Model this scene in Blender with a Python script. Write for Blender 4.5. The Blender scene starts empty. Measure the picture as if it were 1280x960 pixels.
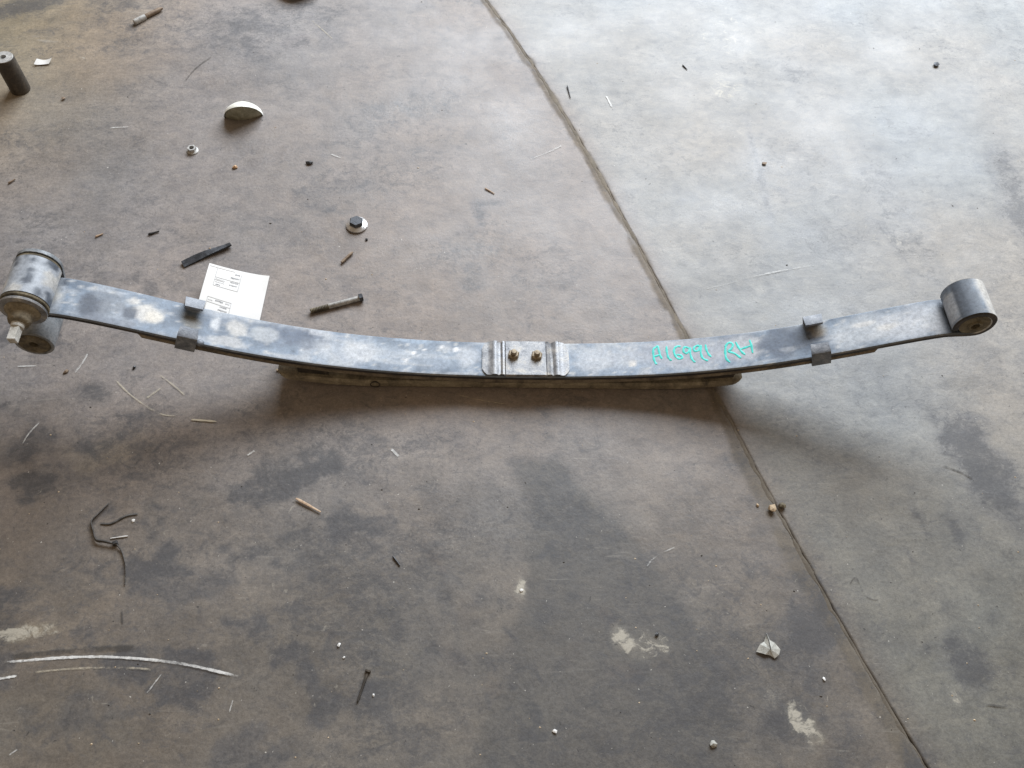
import bpy, bmesh, math, random
import numpy as np
from mathutils import Vector, Matrix
random.seed(7)
scene = bpy.context.scene
C = scene.collection

# ------------------------------------------------------------------ camera
CX, CY, CZ = -0.08512, -0.66825, 1.05180
YAW, PIT, ROLL, FPX = 0.10249, 1.01680, 0.09819, 1046.5      # focal length in pixels of a 1280 wide picture
_f = Vector((math.sin(YAW)*math.cos(PIT), math.cos(YAW)*math.cos(PIT), -math.sin(PIT)))
_r = _f.cross(Vector((0, 0, 1))).normalized(); _u = _r.cross(_f)
_r, _u = math.cos(ROLL)*_r + math.sin(ROLL)*_u, -math.sin(ROLL)*_r + math.cos(ROLL)*_u
cam = bpy.data.cameras.new('camera'); camo = bpy.data.objects.new('camera', cam); C.objects.link(camo)
camo.matrix_world = Matrix(((_r.x, _u.x, -_f.x, CX), (_r.y, _u.y, -_f.y, CY), (_r.z, _u.z, -_f.z, CZ), (0, 0, 0, 1)))
cam.sensor_width = 36; cam.lens = 36*FPX/1280; cam.clip_start = 0.02; cam.clip_end = 100
scene.camera = camo

# ------------------------------------------------------------------ light: dim workshop, wide open door beyond the top of the picture
world = bpy.data.worlds.new('World'); scene.world = world; world.use_nodes = True
world.node_tree.nodes['Background'].inputs[0].default_value = (1.0, 0.77, 0.54, 1)
world.node_tree.nodes['Background'].inputs[1].default_value = 0.31
def area(name, loc, aim, sx, sy, power, col):
    L = bpy.data.lights.new(name, 'AREA'); L.shape = 'RECTANGLE'; L.size = sx; L.size_y = sy; L.energy = power; L.color = col
    o = bpy.data.objects.new(name, L); C.objects.link(o); o.location = loc
    o.rotation_euler = (Vector(aim)-Vector(loc)).to_track_quat('-Z', 'Y').to_euler()
    return o
area('door_daylight', (1.3, 3.7, 2.75), (0.3, 0.3, 0.0), 4.4, 2.2, 520, (0.85, 0.92, 1.0))
scene.view_settings.view_transform = 'Standard'; scene.view_settings.look = 'None'
scene.view_settings.exposure = 0.0; scene.view_settings.gamma = 1.0

# ------------------------------------------------------------------ helpers
def ray(u, v): return ((u-640)/FPX)*_r - ((v-480)/FPX)*_u + _f
def at(u, v, z=0.0):                         # where the sight line through a picture point meets height z
    d = ray(u, v); t = (z-CZ)/d.z
    return Vector((CX+t*d.x, CY+t*d.y, z))
def pxm(u, v):                               # metres per picture pixel on the floor there
    return (at(u+1, v)-at(u, v)).length

class MB:
    def __init__(s): s.v = []; s.f = []; s.mi = []
    def add(s, vs, fs, m=0):
        o = len(s.v); s.v += [tuple(p) for p in vs]; s.f += [tuple(i+o for i in f) for f in fs]; s.mi += [m]*len(fs)
    def build(s, name, mats, parent=None, smooth=True, loc=None, autos=40):
        me = bpy.data.meshes.new(name)
        off = Vector(loc) if loc is not None else (parent.matrix_world.translation if parent else Vector())
        if parent is not None and loc is None: off = rootloc(parent)
        me.from_pydata([tuple(Vector(p)-off) for p in s.v], [], s.f)
        if not isinstance(mats, (list, tuple)): mats = [mats]
        for m in mats: me.materials.append(m)
        if len(mats) > 1: me.polygons.foreach_set('material_index', s.mi)
        bm = bmesh.new(); bm.from_mesh(me); bmesh.ops.recalc_face_normals(bm, faces=bm.faces); bm.to_mesh(me); bm.free()
        if smooth:
            me.polygons.foreach_set('use_smooth', [True]*len(me.polygons))
            me.set_sharp_from_angle(angle=math.radians(autos))
        o = bpy.data.objects.new(name, me); C.objects.link(o)
        if loc is not None and parent is None: o.location = loc
        if parent is not None: o.parent = parent
        return o
def rootloc(o):
    l = Vector()
    while o is not None: l = l + o.location; o = o.parent
    return l
def thing(name, label, cat, loc=(0, 0, 0), group=None):
    o = bpy.data.objects.new(name, None); C.objects.link(o); o.location = loc; o.empty_display_size = .02
    return tag(o, label, cat, group)
def tag(o, label, cat, group=None):
    o['label'] = label; o['category'] = cat
    if group: o['group'] = group
    return o

def frame_of(d):
    d = Vector(d).normalized(); a = Vector((0, 0, 1)) if abs(d.z) < .9 else Vector((1, 0, 0))
    x = a.cross(d).normalized(); return x, d.cross(x), d
def lathe(mb, org, axis, prof, n=40, m=0, ex=None, jit=0):
    """prof = [(radius, height along axis)]; closed at both ends when the radius is 0"""
    x, y, d = frame_of(axis); org = Vector(org); rows = []; vs = []
    for r, h in prof:
        if r < 1e-6: rows.append([len(vs)]); vs.append(org+d*h)
        else:
            row = []
            for k in range(n):
                a = 2*math.pi*k/n; rr = r*(1+jit*(random.random()-.5))
                row.append(len(vs)); vs.append(org+d*h+x*(rr*math.cos(a))+y*(rr*math.sin(a)))
            rows.append(row)
    fs = []
    for a, b in zip(rows, rows[1:]):
        if len(a) == 1 and len(b) == 1: continue
        for k in range(n):
            j = (k+1) % n
            if len(a) == 1: fs.append((a[0], b[k], b[j]))
            elif len(b) == 1: fs.append((a[k], b[0], a[j]))
            else: fs.append((a[k], b[k], b[j], a[j]))
    mb.add(vs, fs, m)
def tube(mb, pts, rad, n=8, m=0, flat=1.0):
    pts = [Vector(p) for p in pts]; rows = []; vs = []
    rads = rad if isinstance(rad, (list, tuple)) else [rad]*len(pts)
    for i, p in enumerate(pts):
        d = (pts[min(i+1, len(pts)-1)]-pts[max(i-1, 0)]).normalized()
        x = Vector((0, 0, 1)).cross(d)
        x = x.normalized() if x.length > 1e-4 else Vector((1, 0, 0))
        y = d.cross(x)
        rows.append([len(vs)+k for k in range(n)])
        for k in range(n):
            a = 2*math.pi*k/n
            vs.append(p+x*rads[i]*math.cos(a)+y*rads[i]*flat*math.sin(a))
    fs = [(a[k], a[(k+1) % n], b[(k+1) % n], b[k]) for a, b in zip(rows, rows[1:]) for k in range(n)]
    fs += [tuple(rows[0][::-1]), tuple(rows[-1])]
    mb.add(vs, fs, m)
def prism(mb, poly, org, x, y, h, m=0, bev=0.0):
    """polygon poly (2D, axes x and y at org) raised by the vector h, with a small chamfer at the top"""
    x, y, org, h = Vector(x), Vector(y), Vector(org), Vector(h); n = len(poly)
    cx = sum(p[0] for p in poly)/n; cy = sum(p[1] for p in poly)/n
    L = lambda s, k: [org+x*(cx+(p[0]-cx)*s)+y*(cy+(p[1]-cy)*s)+h*k for p in poly]
    r = max(math.hypot(p[0]-cx, p[1]-cy) for p in poly); s = 1-bev/r; kb = 1-bev/h.length if bev else 1
    layers = [L(1, 0), L(1, kb)]+([L(s, 1)] if bev else [])
    vs = sum(layers, []); fs = [tuple(range(n))[::-1]]
    for i in range(len(layers)-1):
        fs += [(i*n+k, i*n+(k+1) % n, (i+1)*n+(k+1) % n, (i+1)*n+k) for k in range(n)]
    fs.append(tuple(range((len(layers)-1)*n, len(layers)*n)))
    mb.add(vs, fs, m)
def box(mb, c, s, rz=0, m=0, bev=0.0):
    x = Vector((math.cos(rz), math.sin(rz), 0)); y = Vector((-math.sin(rz), math.cos(rz), 0))
    a, b = s[0]/2, s[1]/2
    prism(mb, [(-a, -b), (a, -b), (a, b), (-a, b)], Vector(c)-Vector((0, 0, s[2]/2)), x, y, (0, 0, s[2]), m, bev)
def hexagon(r, ph=0): return [(r*math.cos(math.pi/3*k+ph), r*math.sin(math.pi/3*k+ph)) for k in range(6)]
def catmull(P, n=6):
    P = [Vector(p) for p in P]; Q = [2*P[0]-P[1]]+P+[2*P[-1]-P[-2]]; out = []
    for i in range(1, len(Q)-2):
        for k in range(n):
            t = k/n; a, b, c, d = Q[i-1:i+3]
            out.append(.5*((2*b)+(c-a)*t+(2*a-5*b+4*c-d)*t*t+(3*b-a-3*c+d)*t**3))
    return out+[P[-1]]

# value noise on arrays
def vnoise(x, y, seed=0):
    xi = np.floor(x).astype(np.int64); yi = np.floor(y).astype(np.int64); fx = x-xi; fy = y-yi
    fx = fx*fx*fx*(fx*(fx*6-15)+10); fy = fy*fy*fy*(fy*(fy*6-15)+10)
    def h(a, b):
        n = (a*374761393+b*668265263+seed*982451653) & 0xffffffff
        n = ((n ^ (n >> 13))*1274126177) & 0xffffffff; n = n ^ (n >> 16)
        n = (n*2246822519) & 0xffffffff
        return ((n ^ (n >> 15)) & 0xffff)/65535.0
    return (h(xi, yi)*(1-fx)+h(xi+1, yi)*fx)*(1-fy)+(h(xi, yi+1)*(1-fx)+h(xi+1, yi+1)*fx)*fy
def fbm(x, y, s, o=4, seed=0, g=.5):
    r = 0; a = 1; t = 0
    for k in range(o):
        r = r+a*vnoise(x*s*2**k+17.3*k, y*s*2**k-9.1*k, seed+k*31); t += a; a *= g
    return r/t
def sst(a, b, x): t = np.clip((x-a)/(b-a), 0, 1); return t*t*(3-2*t)

# ------------------------------------------------------------------ materials
def nodes(name):
    m = bpy.data.materials.new(name); m.use_nodes = True; nt = m.node_tree
    return m, nt, nt.nodes['Principled BSDF']
def N(nt, t, **k):
    n = nt.nodes.new(t)
    for a, b in k.items():
        if a.startswith('i_'):
            key = a[2:].replace('_', ' '); n.inputs[int(key) if key.isdigit() else key].default_value = b
        else: setattr(n, a, b)
    return n
def noise(nt, scale, detail=4, rough=.6, dist=0, vec=None):
    n = N(nt, 'ShaderNodeTexNoise'); n.inputs['Scale'].default_value = scale; n.inputs['Detail'].default_value = detail
    n.inputs['Roughness'].default_value = rough; n.inputs['Distortion'].default_value = dist
    if vec is None: vec = N(nt, 'ShaderNodeTexCoord').outputs['Object']
    nt.links.new(vec, n.inputs['Vector']); return n.outputs['Fac']
def ramp(nt, fac, stops):
    r = N(nt, 'ShaderNodeValToRGB'); e = r.color_ramp.elements
    while len(e) < len(stops): e.new(.5)
    for el, (p, c) in zip(e, stops): el.position = p; el.color = c if len(c) == 4 else (*c, 1)
    nt.links.new(fac, r.inputs['Fac']); return r.outputs['Color']
def mix(nt, fac, a, b, mode='MIX'):
    n = N(nt, 'ShaderNodeMix', data_type='RGBA', blend_type=mode)
    for s, v in ((n.inputs[0], fac), (n.inputs[6], a), (n.inputs[7], b)):
        if hasattr(v, 'links') or isinstance(v, bpy.types.NodeSocket): nt.links.new(v, s)
        else: s.default_value = v if not isinstance(v, tuple) else (*v, 1)[:4]
    return n.outputs[2]
def mapr(nt, f, a, b, c, d):
    n = N(nt, 'ShaderNodeMapRange'); nt.links.new(f, n.inputs[0])
    for i, v in zip((1, 2, 3, 4), (a, b, c, d)): n.inputs[i].default_value = v
    return n.outputs[0]
def bump(nt, p, h, strength, dist):
    b = N(nt, 'ShaderNodeBump'); b.inputs['Strength'].default_value = strength; b.inputs['Distance'].default_value = dist
    nt.links.new(h, b.inputs['Height']); nt.links.new(b.outputs[0], p.inputs['Normal'])

def mottled(name, c1, c2, c3, scale, metal=0.0, rough=(.45, .75), spec=.5, bst=.3, bd=.0006, fine=9):
    m, nt, p = nodes(name)
    f = noise(nt, scale, 5, .65, .4); g = noise(nt, scale*fine, 3, .6)
    col = ramp(nt, f, [(.33, c1), (.52, c2), (.70, c3)])
    nt.links.new(mix(nt, 1.0, col, ramp(nt, g, [(.3, (.72,)*3), (.7, (1.2,)*3)]), 'MULTIPLY'), p.inputs['Base Color'])
    nt.links.new(mapr(nt, f, .3, .7, *rough), p.inputs['Roughness']); p.inputs['Metallic'].default_value = metal
    p.inputs['Specular IOR Level'].default_value = spec
    bump(nt, p, g, bst, bd); return m

def mat_attr(name, rough_scale=1.0, fine=(420, 2200), amp=(.80, 1.2), bst=.25, bd=.0008, spec=.5, specks=False):
    """colour and roughness come from the mesh (rgb, a); fine grain on top"""
    m, nt, p = nodes(name)
    a = N(nt, 'ShaderNodeAttribute', attribute_name='tone')
    g1 = noise(nt, fine[0], 5, .7); g2 = noise(nt, fine[1], 3, .6); g3 = noise(nt, fine[0]*.24, 5, .68, .8)
    col = mix(nt, 1.0, a.outputs['Color'], ramp(nt, g1, [(.28, (amp[0],)*3), (.72, (amp[1],)*3)]), 'MULTIPLY')
    col = mix(nt, 1.0, col, ramp(nt, g2, [(.3, (.86,)*3), (.7, (1.14,)*3)]), 'MULTIPLY')
    col = mix(nt, 1.0, col, ramp(nt, g3, [(.32, (.88, .89, .91)), (.5, (1,)*3), (.68, (1.09, 1.08, 1.06))]), 'MULTIPLY')
    if specks:
        def mapped(rz, sx, sy):
            mp = N(nt, 'ShaderNodeMapping'); mp.inputs['Rotation'].default_value = (0, 0, rz); mp.inputs['Scale'].default_value = (sx, sy, 1)
            nt.links.new(N(nt, 'ShaderNodeTexCoord').outputs['Object'], mp.inputs['Vector']); return mp.outputs[0]
        w = noise(nt, 26, 7, .72, 1.0, mapped(-.25, 1, 2.1)); col = mix(nt, 1.0, col, ramp(nt, w, [(.33, (.82, .835, .865)), (.5, (1,)*3), (.66, (1.11, 1.10, 1.08))]), 'MULTIPLY')
        w = noise(nt, 70, 6, .72, .8, mapped(.2, 1, 1.5)); k_ = noise(nt, 6.5, 3, .6, .6)
        sm = N(nt, 'ShaderNodeMath', operation='MULTIPLY'); nt.links.new(ramp(nt, w, [(.53, (0,)*3), (.62, (.42,)*3)]), sm.inputs[0]); nt.links.new(ramp(nt, k_, [(.47, (0.04,)*3), (.60, (1,)*3)]), sm.inputs[1])
        col = mix(nt, sm.outputs[0], col, (.078, .080, .088))
        w = noise(nt, 1, 5, .7, .5, mapped(-.42, 14, 130)); k_ = noise(nt, 9, 3, .6, .6, mapped(1, 1, 1))
        sm = N(nt, 'ShaderNodeMath', operation='MULTIPLY'); nt.links.new(ramp(nt, w, [(.60, (0,)*3), (.70, (.30,)*3)]), sm.inputs[0]); nt.links.new(ramp(nt, k_, [(.45, (0.0,)*3), (.62, (1,)*3)]), sm.inputs[1])
        col = mix(nt, sm.outputs[0], col, (.40, .375, .33))
        w = noise(nt, 1, 5, .7, .8, mapped(.9, 18, 150)); k_ = noise(nt, 7, 3, .6, .6, mapped(2, 1, 1))
        sm = N(nt, 'ShaderNodeMath', operation='MULTIPLY'); nt.links.new(ramp(nt, w, [(.60, (0,)*3), (.70, (.28,)*3)]), sm.inputs[0]); nt.links.new(ramp(nt, k_, [(.48, (0.0,)*3), (.62, (1,)*3)]), sm.inputs[1])
        col = mix(nt, sm.outputs[0], col, (.10, .088, .075))
        gr = N(nt, 'ShaderNodeAttribute', attribute_name='grime'); sp = N(nt, 'ShaderNodeSeparateColor'); nt.links.new(gr.outputs['Color'], sp.inputs[0])
        def broken(ch, sc, amp, lo, hi, top, colr, c0, vec):
            nn_ = noise(nt, sc, 8, .74, 1.3, vec)
            ma = N(nt, 'ShaderNodeMath', operation='MULTIPLY_ADD'); nt.links.new(nn_, ma.inputs[0]); ma.inputs[1].default_value = amp; nt.links.new(sp.outputs[ch], ma.inputs[2])
            return mix(nt, mapr(nt, ma.outputs[0], lo+amp*.5, hi+amp*.5, 0, top), c0, colr)
        col = broken(0, 30, 2.3, .36, .64, .46, (.066, .069, .078), col, mapped(.3, 1, 1.3))
        col = broken(0, 95, 2.6, .42, .66, .42, (.060, .060, .064), col, mapped(-.5, 1, 1.2))
        col = broken(1, 55, 3.0, .42, .80, .80, (.46, .43, .36), col, mapped(.7, 1, 1.3))
        w = noise(nt, 480, 4, .7); col = mix(nt, 1.0, col, ramp(nt, w, [(.30, (.87,)*3), (.5, (1,)*3), (.70, (1.12,)*3)]), 'MULTIPLY')
        w = noise(nt, 230, 2, .5); col = mix(nt, ramp(nt, w, [(.745, (0,)*3), (.775, (.75,)*3)]), col, (.62, .60, .55))
        w = noise(nt, 150, 3, .6, .5); col = mix(nt, ramp(nt, w, [(.27, (.75,)*3), (.31, (0,)*3)]), col, (.045, .043, .042))
    nt.links.new(col, p.inputs['Base Color'])
    r = N(nt, 'ShaderNodeMath', operation='MULTIPLY_ADD'); nt.links.new(g1, r.inputs[0]); r.inputs[1].default_value = .25*rough_scale
    nt.links.new(a.outputs['Alpha'], r.inputs[2]); nt.links.new(r.outputs[0], p.inputs['Roughness'])
    p.inputs['Specular IOR Level'].default_value = spec
    bump(nt, p, g1, bst, bd); return m

M = {}
M['concrete'] = mat_attr('worn_concrete', specks=True, fine=(190, 1100), bst=.35, bd=.0010)
M['joint_dirt'] = mat_attr('packed_joint_dirt', fine=(300, 1500), bst=.5, bd=.001, spec=.3)
M['dirt'] = mottled('joint_dirt', (.17, .135, .095), (.245, .20, .15), (.32, .275, .215), 55, rough=(.8, .95), bst=.6, bd=.001)
M['steel_paint'] = mat_attr('dusty_painted_steel', fine=(210, 1200), amp=(.70, 1.28), bst=.35, bd=.0004, spec=.5)
M['edge_dirt'] = mottled('muddy_steel', (.055, .046, .035), (.20, .165, .12), (.32, .27, .20), 30, rough=(.6, .85))
M['leaf_edge'] = mottled('dark_leaf_edge', (.018, .016, .016), (.04, .035, .032), (.12, .10, .08), 24, rough=(.5, .75))
M['mud'] = mottled('dried_mud', (.10, .087, .065), (.25, .215, .155), (.38, .335, .245), 38, rough=(.7, .9))
M['plate'] = mottled('pressed_steel_plate', (.17, .18, .20), (.33, .335, .345), (.52, .49, .44), 55, rough=(.28, .6), metal=.3)
M['rust'] = mottled('rusty_bolt_steel', (.13, .085, .055), (.24, .175, .12), (.37, .30, .22), 120, rough=(.5, .8), metal=.2)
M['brass'] = mottled('dull_brassy_bolt', (.16, .12, .08), (.31, .25, .17), (.46, .40, .31), 130, rough=(.35, .6), metal=.3)
M['rubber'] = mottled('old_rubber', (.02, .018, .016), (.05, .042, .034), (.12, .10, .075), 60, rough=(.6, .85))
M['rubber_mud'] = mottled('muddy_rubber', (.06, .05, .034), (.16, .135, .088), (.25, .215, .145), 60, rough=(.7, .9))
M['zinc'] = mottled('dull_zinc_steel', (.30, .30, .29), (.46, .455, .44), (.60, .59, .56), 160, rough=(.4, .6), metal=.15)
M['bright'] = mottled('bright_steel', (.45, .45, .46), (.65, .65, .66), (.8, .8, .8), 160, rough=(.25, .4), metal=.7)
M['dark_steel'] = mottled('dark_oily_steel', (.028, .032, .038), (.06, .066, .078), (.11, .12, .135), 90, rough=(.35, .6), metal=.3)
M['paper'] = mottled('white_card', (.66, .65, .62), (.72, .71, .70), (.76, .76, .76), 25, rough=(.6, .7), bst=.02)
m_, nt_, p_ = nodes('white_card'); p_.inputs['Roughness'].default_value = .65; nt_.links.new(ramp(nt_, noise(nt_, 30, 2), [(.3, (.70, .69, .66)), (.7, (.76, .755, .75))]), p_.inputs['Base Color']); M['paper'] = m_
M['ink'] = mottled('grey_print', (.12, .12, .13), (.2, .2, .21), (.3, .3, .3), 900, rough=(.6, .7), bst=.02)
M['ink_pale'] = mottled('pale_print', (.36, .36, .35), (.44, .43, .42), (.5, .5, .49), 900, rough=(.6, .7), bst=.02)
M['teal'] = mottled('teal_paint_pen', (.015, .48, .42), (.04, .66, .58), (.20, .80, .74), 140, rough=(.45, .6), bst=.1)
M['white_plastic'] = mottled('yellowed_white_plastic', (.70, .69, .58), (.80, .79, .72), (.84, .84, .80), 50, rough=(.4, .55), bst=.05)
M['olive'] = mottled('grimy_olive_inside', (.20, .19, .13), (.32, .31, .23), (.44, .42, .33), 60, rough=(.5, .7))
M['wood'] = mottled('pale_splintered_wood', (.34, .22, .14), (.52, .38, .26), (.66, .52, .38), 120, rough=(.7, .9))
M['black_plastic'] = mottled('black_plastic', (.015, .015, .016), (.03, .03, .032), (.06, .058, .055), 120, rough=(.35, .6))
M['grey_leaf'] = mottled('dry_grey_flake', (.30, .30, .27), (.46, .46, .42), (.6, .6, .55), 160, rough=(.7, .9))
M['stone'] = mottled('pale_stone', (.40, .30, .19), (.56, .44, .30), (.68, .58, .44), 140, rough=(.8, .95))
M['white_chip'] = mottled('white_chip', (.72, .71, .68), (.8, .8, .78), (.86, .86, .85), 200, rough=(.5, .7))
M['orange_chip'] = mottled('orange_chip', (.50, .30, .16), (.66, .44, .26), (.8, .62, .42), 200, rough=(.6, .8))
M['sleeve'] = mottled('brown_oily_sleeve', (.025, .02, .015), (.055, .044, .032), (.10, .08, .058), 50, rough=(.5, .75))
M['strap'] = mottled('dusty_dark_plastic', (.05, .048, .047), (.10, .096, .094), (.16, .155, .15), 120, rough=(.5, .75))
def scrape_mat(name, col, lo, hi):
    m, nt, p = nodes(name)
    f = noise(nt, 210, 7, .85); p.inputs['Base Color'].default_value = (*col, 1); p.inputs['Roughness'].default_value = .7
    a = N(nt, 'ShaderNodeAttribute', attribute_name='tone')
    s = N(nt, 'ShaderNodeMath', operation='ADD'); nt.links.new(f, s.inputs[0]); nt.links.new(a.outputs['Fac'], s.inputs[1])
    nt.links.new(mapr(nt, s.outputs[0], lo, hi, 0, 1), p.inputs['Alpha']); return m
M['scrape_white'] = scrape_mat('white_paint_scrape', (.74, .74, .72), 1.12, 1.55)
M['scrape_pale'] = scrape_mat('pale_dust_scrape', (.60, .54, .42), 1.12, 1.6)
M['scrape_dark'] = scrape_mat('dark_rubber_scrape', (.07, .065, .06), 1.10, 1.6)

def set_tone(me, rgba, nm='tone'):
    at_ = me.attributes.new(nm, 'FLOAT_COLOR', 'POINT'); at_.data.foreach_set('color', np.asarray(rgba, np.float32).ravel())

# ------------------------------------------------------------------ floor: two concrete slabs and the dirt-filled joint between them
JP = [(560, -60), (600, 0), (640, 45), (664, 76), (690, 110), (712, 150), (735, 195), (770, 260), (810, 335), (850, 415), (905, 500), (935, 565),
      (968, 635), (1000, 680), (1028, 740), (1078, 830), (1120, 890), (1160, 960), (1200, 1030)]
jj = np.array([[*at(u, v)[:2]] for u, v in JP])[::-1]
JC = np.polyfit(jj[:, 1], jj[:, 0], 3)
def joint_x(y):
    yc = np.clip(y, jj[0, 1], jj[-1, 1]); d = np.polyval(np.polyder(JC), yc)
    return np.polyval(JC, yc)+d*(y-yc)+.0022*(fbm(y*0+3.1, y, 40, 4, 5)-.5)

def floor_colour(x, y):
    """worn concrete: slab tint, wiped-in dirt, stains with their own outlines, pale worn spots, and a painted arm shadow"""
    wx = x+.05*(fbm(x, y, 6, 3, 11)-.5); wy = y+.05*(fbm(x, y, 6, 3, 12)-.5)
    # x and y turned along the sweeping direction for streaky dirt
    a = .25; sx = x*math.cos(a)+y*math.sin(a); sy = -x*math.sin(a)+y*math.cos(a)
    right = sst(-.02, .05, x-joint_x(y))
    n_big = fbm(wx, wy, 2.2, 4, 21); n_mid = fbm(wx, wy, 9, 4, 22); n_sm = fbm(x, y, 38, 4, 23); streak = fbm(sx*.35, sy, 26, 4, 24)
    n_sm2 = fbm(x, y, 75, 3, 27)
    base = np.empty(x.shape+(3,))
    left_c = np.array([.229, .203, .189]); right_c = np.array([.252, .249, .241])
    base[:] = left_c*(1-right)[..., None]+right_c*right[..., None]
    # darker, greyer-green toward the near part of the floor, brown toward the far left
    near = sst(.05, -.42, y)[..., None]
    base = base*(1-near)+base*np.array([.67, .665, .61])*near
    fl = (sst(-.55, -1.0, x)*sst(.2, .7, y))[..., None]; base = base*(1-fl)+np.array([.235, .19, .128])*fl
    tone = 1+.30*(n_big-.5)+.26*(n_mid-.5)+.22*(n_sm-.5)+.24*(streak-.5)+.12*(n_sm2-.5)
    base = base*tone[..., None]
    warm = (fbm(wx, wy, 4, 3, 25)-.5)[..., None]*np.array([.17, .0, -.17]); base = base*(1+warm)
    rough = .42+.25*(n_mid-.5)+.12*(n_big-.5)
    # blue-black mottles (oil and tyre dirt), denser on the left slab and toward the front
    mot = fbm(wx*1.0, wy*1.25, 17, 4, 31, .6); dens = fbm(x, y, 2.6, 2, 32)
    zone = np.clip(sst(.42, .62, dens)+.35*sst(.0, -.4, y)-.1, 0, 1)*(1-.55*sst(.0, .3, y))*(1-.45*right)
    mk = sst(.51, .70, mot)*zone*.52
    base = base*(1-mk[..., None])+np.array([.088, .090, .098])*mk[..., None]; rough = rough-.10*mk
    dk = mk*.55+(.30*sst(.35, .65, fbm(wx, wy, 5, 4, 91))+.10)*(1-.6*right)*(.6+.14*sst(.25, -.25, y)); dk = dk+.16*sst(.45, .6, fbm(sx*.5, sy, 12, 4, 92))*(1-.5*right); pl = np.zeros(x.shape)
    def blob(u, v, ru, rv, ang=0.0, amt=.6, col=(.085, .087, .097), edge=.35, ns=26, br=.9, rg=-.08):
        nonlocal base, rough
        p = at(u, v); k = pxm(u, v); fy = math.sin(math.atan2(CZ, math.hypot(p.x-CX, p.y-CY)))
        ru, rv = ru*k, rv*k/fy
        R = 2.3*max(ru, rv)
        w = np.where((np.abs(x-p.x) < R) & (np.abs(y-p.y) < R))
        if len(w[0]) == 0: return
        xx, yy = x[w], y[w]
        dx, dy = xx-p.x, yy-p.y; c, s = math.cos(ang), math.sin(ang)
        d = np.sqrt(((dx*c+dy*s)/ru)**2+((-dx*s+dy*c)/rv)**2)
        d = d+br*(fbm(xx, yy, ns, 4, int(u*7+v) % 997)-.5)*1.3
        m = sst(1+edge*.85, 1-edge*.85, d)*amt*1.4*(.75+.8*(n_sm[w]-.35))
        m = np.clip(m, 0, .97)
        soft = np.clip(sst(1.45, .25, d)*amt*1.25, 0, 1)
        if sum(col) > .9: pl[w] = np.maximum(pl[w], soft); m = m*.22
        else: dk[w] = np.maximum(dk[w], soft*.78); m = m*.34
        m = m[..., None]; base[w] = base[w]*(1-m)+np.array(col)*m; rough[w] = rough[w]+rg*m[..., 0]
    def poly(pts, amt, col, soft=.02, jit=.03):
        nonlocal base
        P = [at(*q) for q in pts]; X = x+jit*(fbm(x, y, 14, 4, 71)-.5); Y = y+jit*(fbm(x, y, 14, 4, 72)-.5)
        dmin = np.full(x.shape, 1e9); ins = np.zeros(x.shape, bool)
        for i in range(len(P)):
            A, B = P[i], P[(i+1) % len(P)]; ex, ey = B.x-A.x, B.y-A.y
            t = np.clip(((X-A.x)*ex+(Y-A.y)*ey)/(ex*ex+ey*ey), 0, 1)
            dmin = np.minimum(dmin, np.hypot(X-A.x-t*ex, Y-A.y-t*ey))
            cr = ((A.y > Y) != (B.y > Y)) & (X < (B.x-A.x)*(Y-A.y)/((B.y-A.y) if abs(B.y-A.y) > 1e-9 else 1e-9)+A.x); ins ^= cr
        sd = np.where(ins, -dmin, dmin); m = (sst(soft, -soft, sd)*amt*(.85+.3*n_mid))[..., None]
        m = np.clip(m, 0, 1); base = base*(1-m)+np.array(col)*m; dk[...] = np.maximum(dk, dk+.14*m[..., 0])
    D = (.072, .075, .084); G = (.12, .118, .112)
    # broad old spills, and the right arm's shadow painted in brown
    poly([(640, 575), (700, 570), (770, 655), (850, 740), (905, 850), (915, 980), (590, 980), (625, 860), (660, 740), (668, 640)], .66, (.096, .093, .089), .010)
    poly([(925, 550), (1010, 560), (1175, 600), (1165, 650), (1060, 665), (960, 640)], .22, (.155, .135, .105), .02)  # cast shadow of the spring's right arm, painted into the floor colour
    blob(1228, 585, 42, 58, .3, .75, (.10, .104, .118)); blob(1150, 650, 9, 22, .2, .6); blob(1192, 655, 9, 20, 0, .55); blob(1138, 696, 6, 14, .3, .55)
    blob(1012, 790, 44, 62, -.2, .80, (.085, .089, .10)); blob(1212, 832, 28, 34, .2, .75, (.09, .093, .10)); blob(925, 578, 20, 18, 0, .5)
    blob(985, 905, 52, 36, 0, .65, D); blob(1090, 790, 26, 60, .4, .32, D); blob(1060, 930, 30, 40, .2, .45, D); blob(960, 690, 18, 26, 0, .3)
    blob(118, 490, 27, 15, -.15, .72, (.10, .098, .10), .15, 40, .5); blob(80, 700, 38, 36, 0, .42, D); blob(85, 590, 36, 16, 0, .40, D); blob(8, 770, 24, 40, 0, .5, D)
    blob(40, 560, 70, 12, .3, .24, D); blob(200, 575, 34, 20, .3, .25, D)
    blob(195, 770, 46, 26, .2, .34, D); blob(60, 905, 90, 55, 0, .34, (.10, .108, .10)); blob(250, 800, 30, 22, 0, .3, D)
    blob(415, 685, 84, 40, .05, .48, (.115, .112, .108), .25, 30, .5)                        # tyre-tread print
    for k in range(34):                                                                    # its darker lugs
        a_ = random.uniform(0, 6.28); q = math.sqrt(random.random()); blob(415+q*78*math.cos(a_), 690+q*36*math.sin(a_), random.uniform(5, 14), random.uniform(4, 9), random.uniform(-1, 1), random.uniform(.3, .6), D, .4, 50, .8)
    for k in range(80):                                                                   # blotches scattered over the near floor
        u = random.gauss(590, 110); v = random.gauss(790, 75)
        if v < 600 or v > 990: continue
        blob(u, v, random.uniform(6, 26), random.uniform(4, 14), random.uniform(-1.5, 1.5), random.uniform(.25, .6), random.choice([D, D, G, (.095, .075, .068)]), .45, 45, 1.0)
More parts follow.
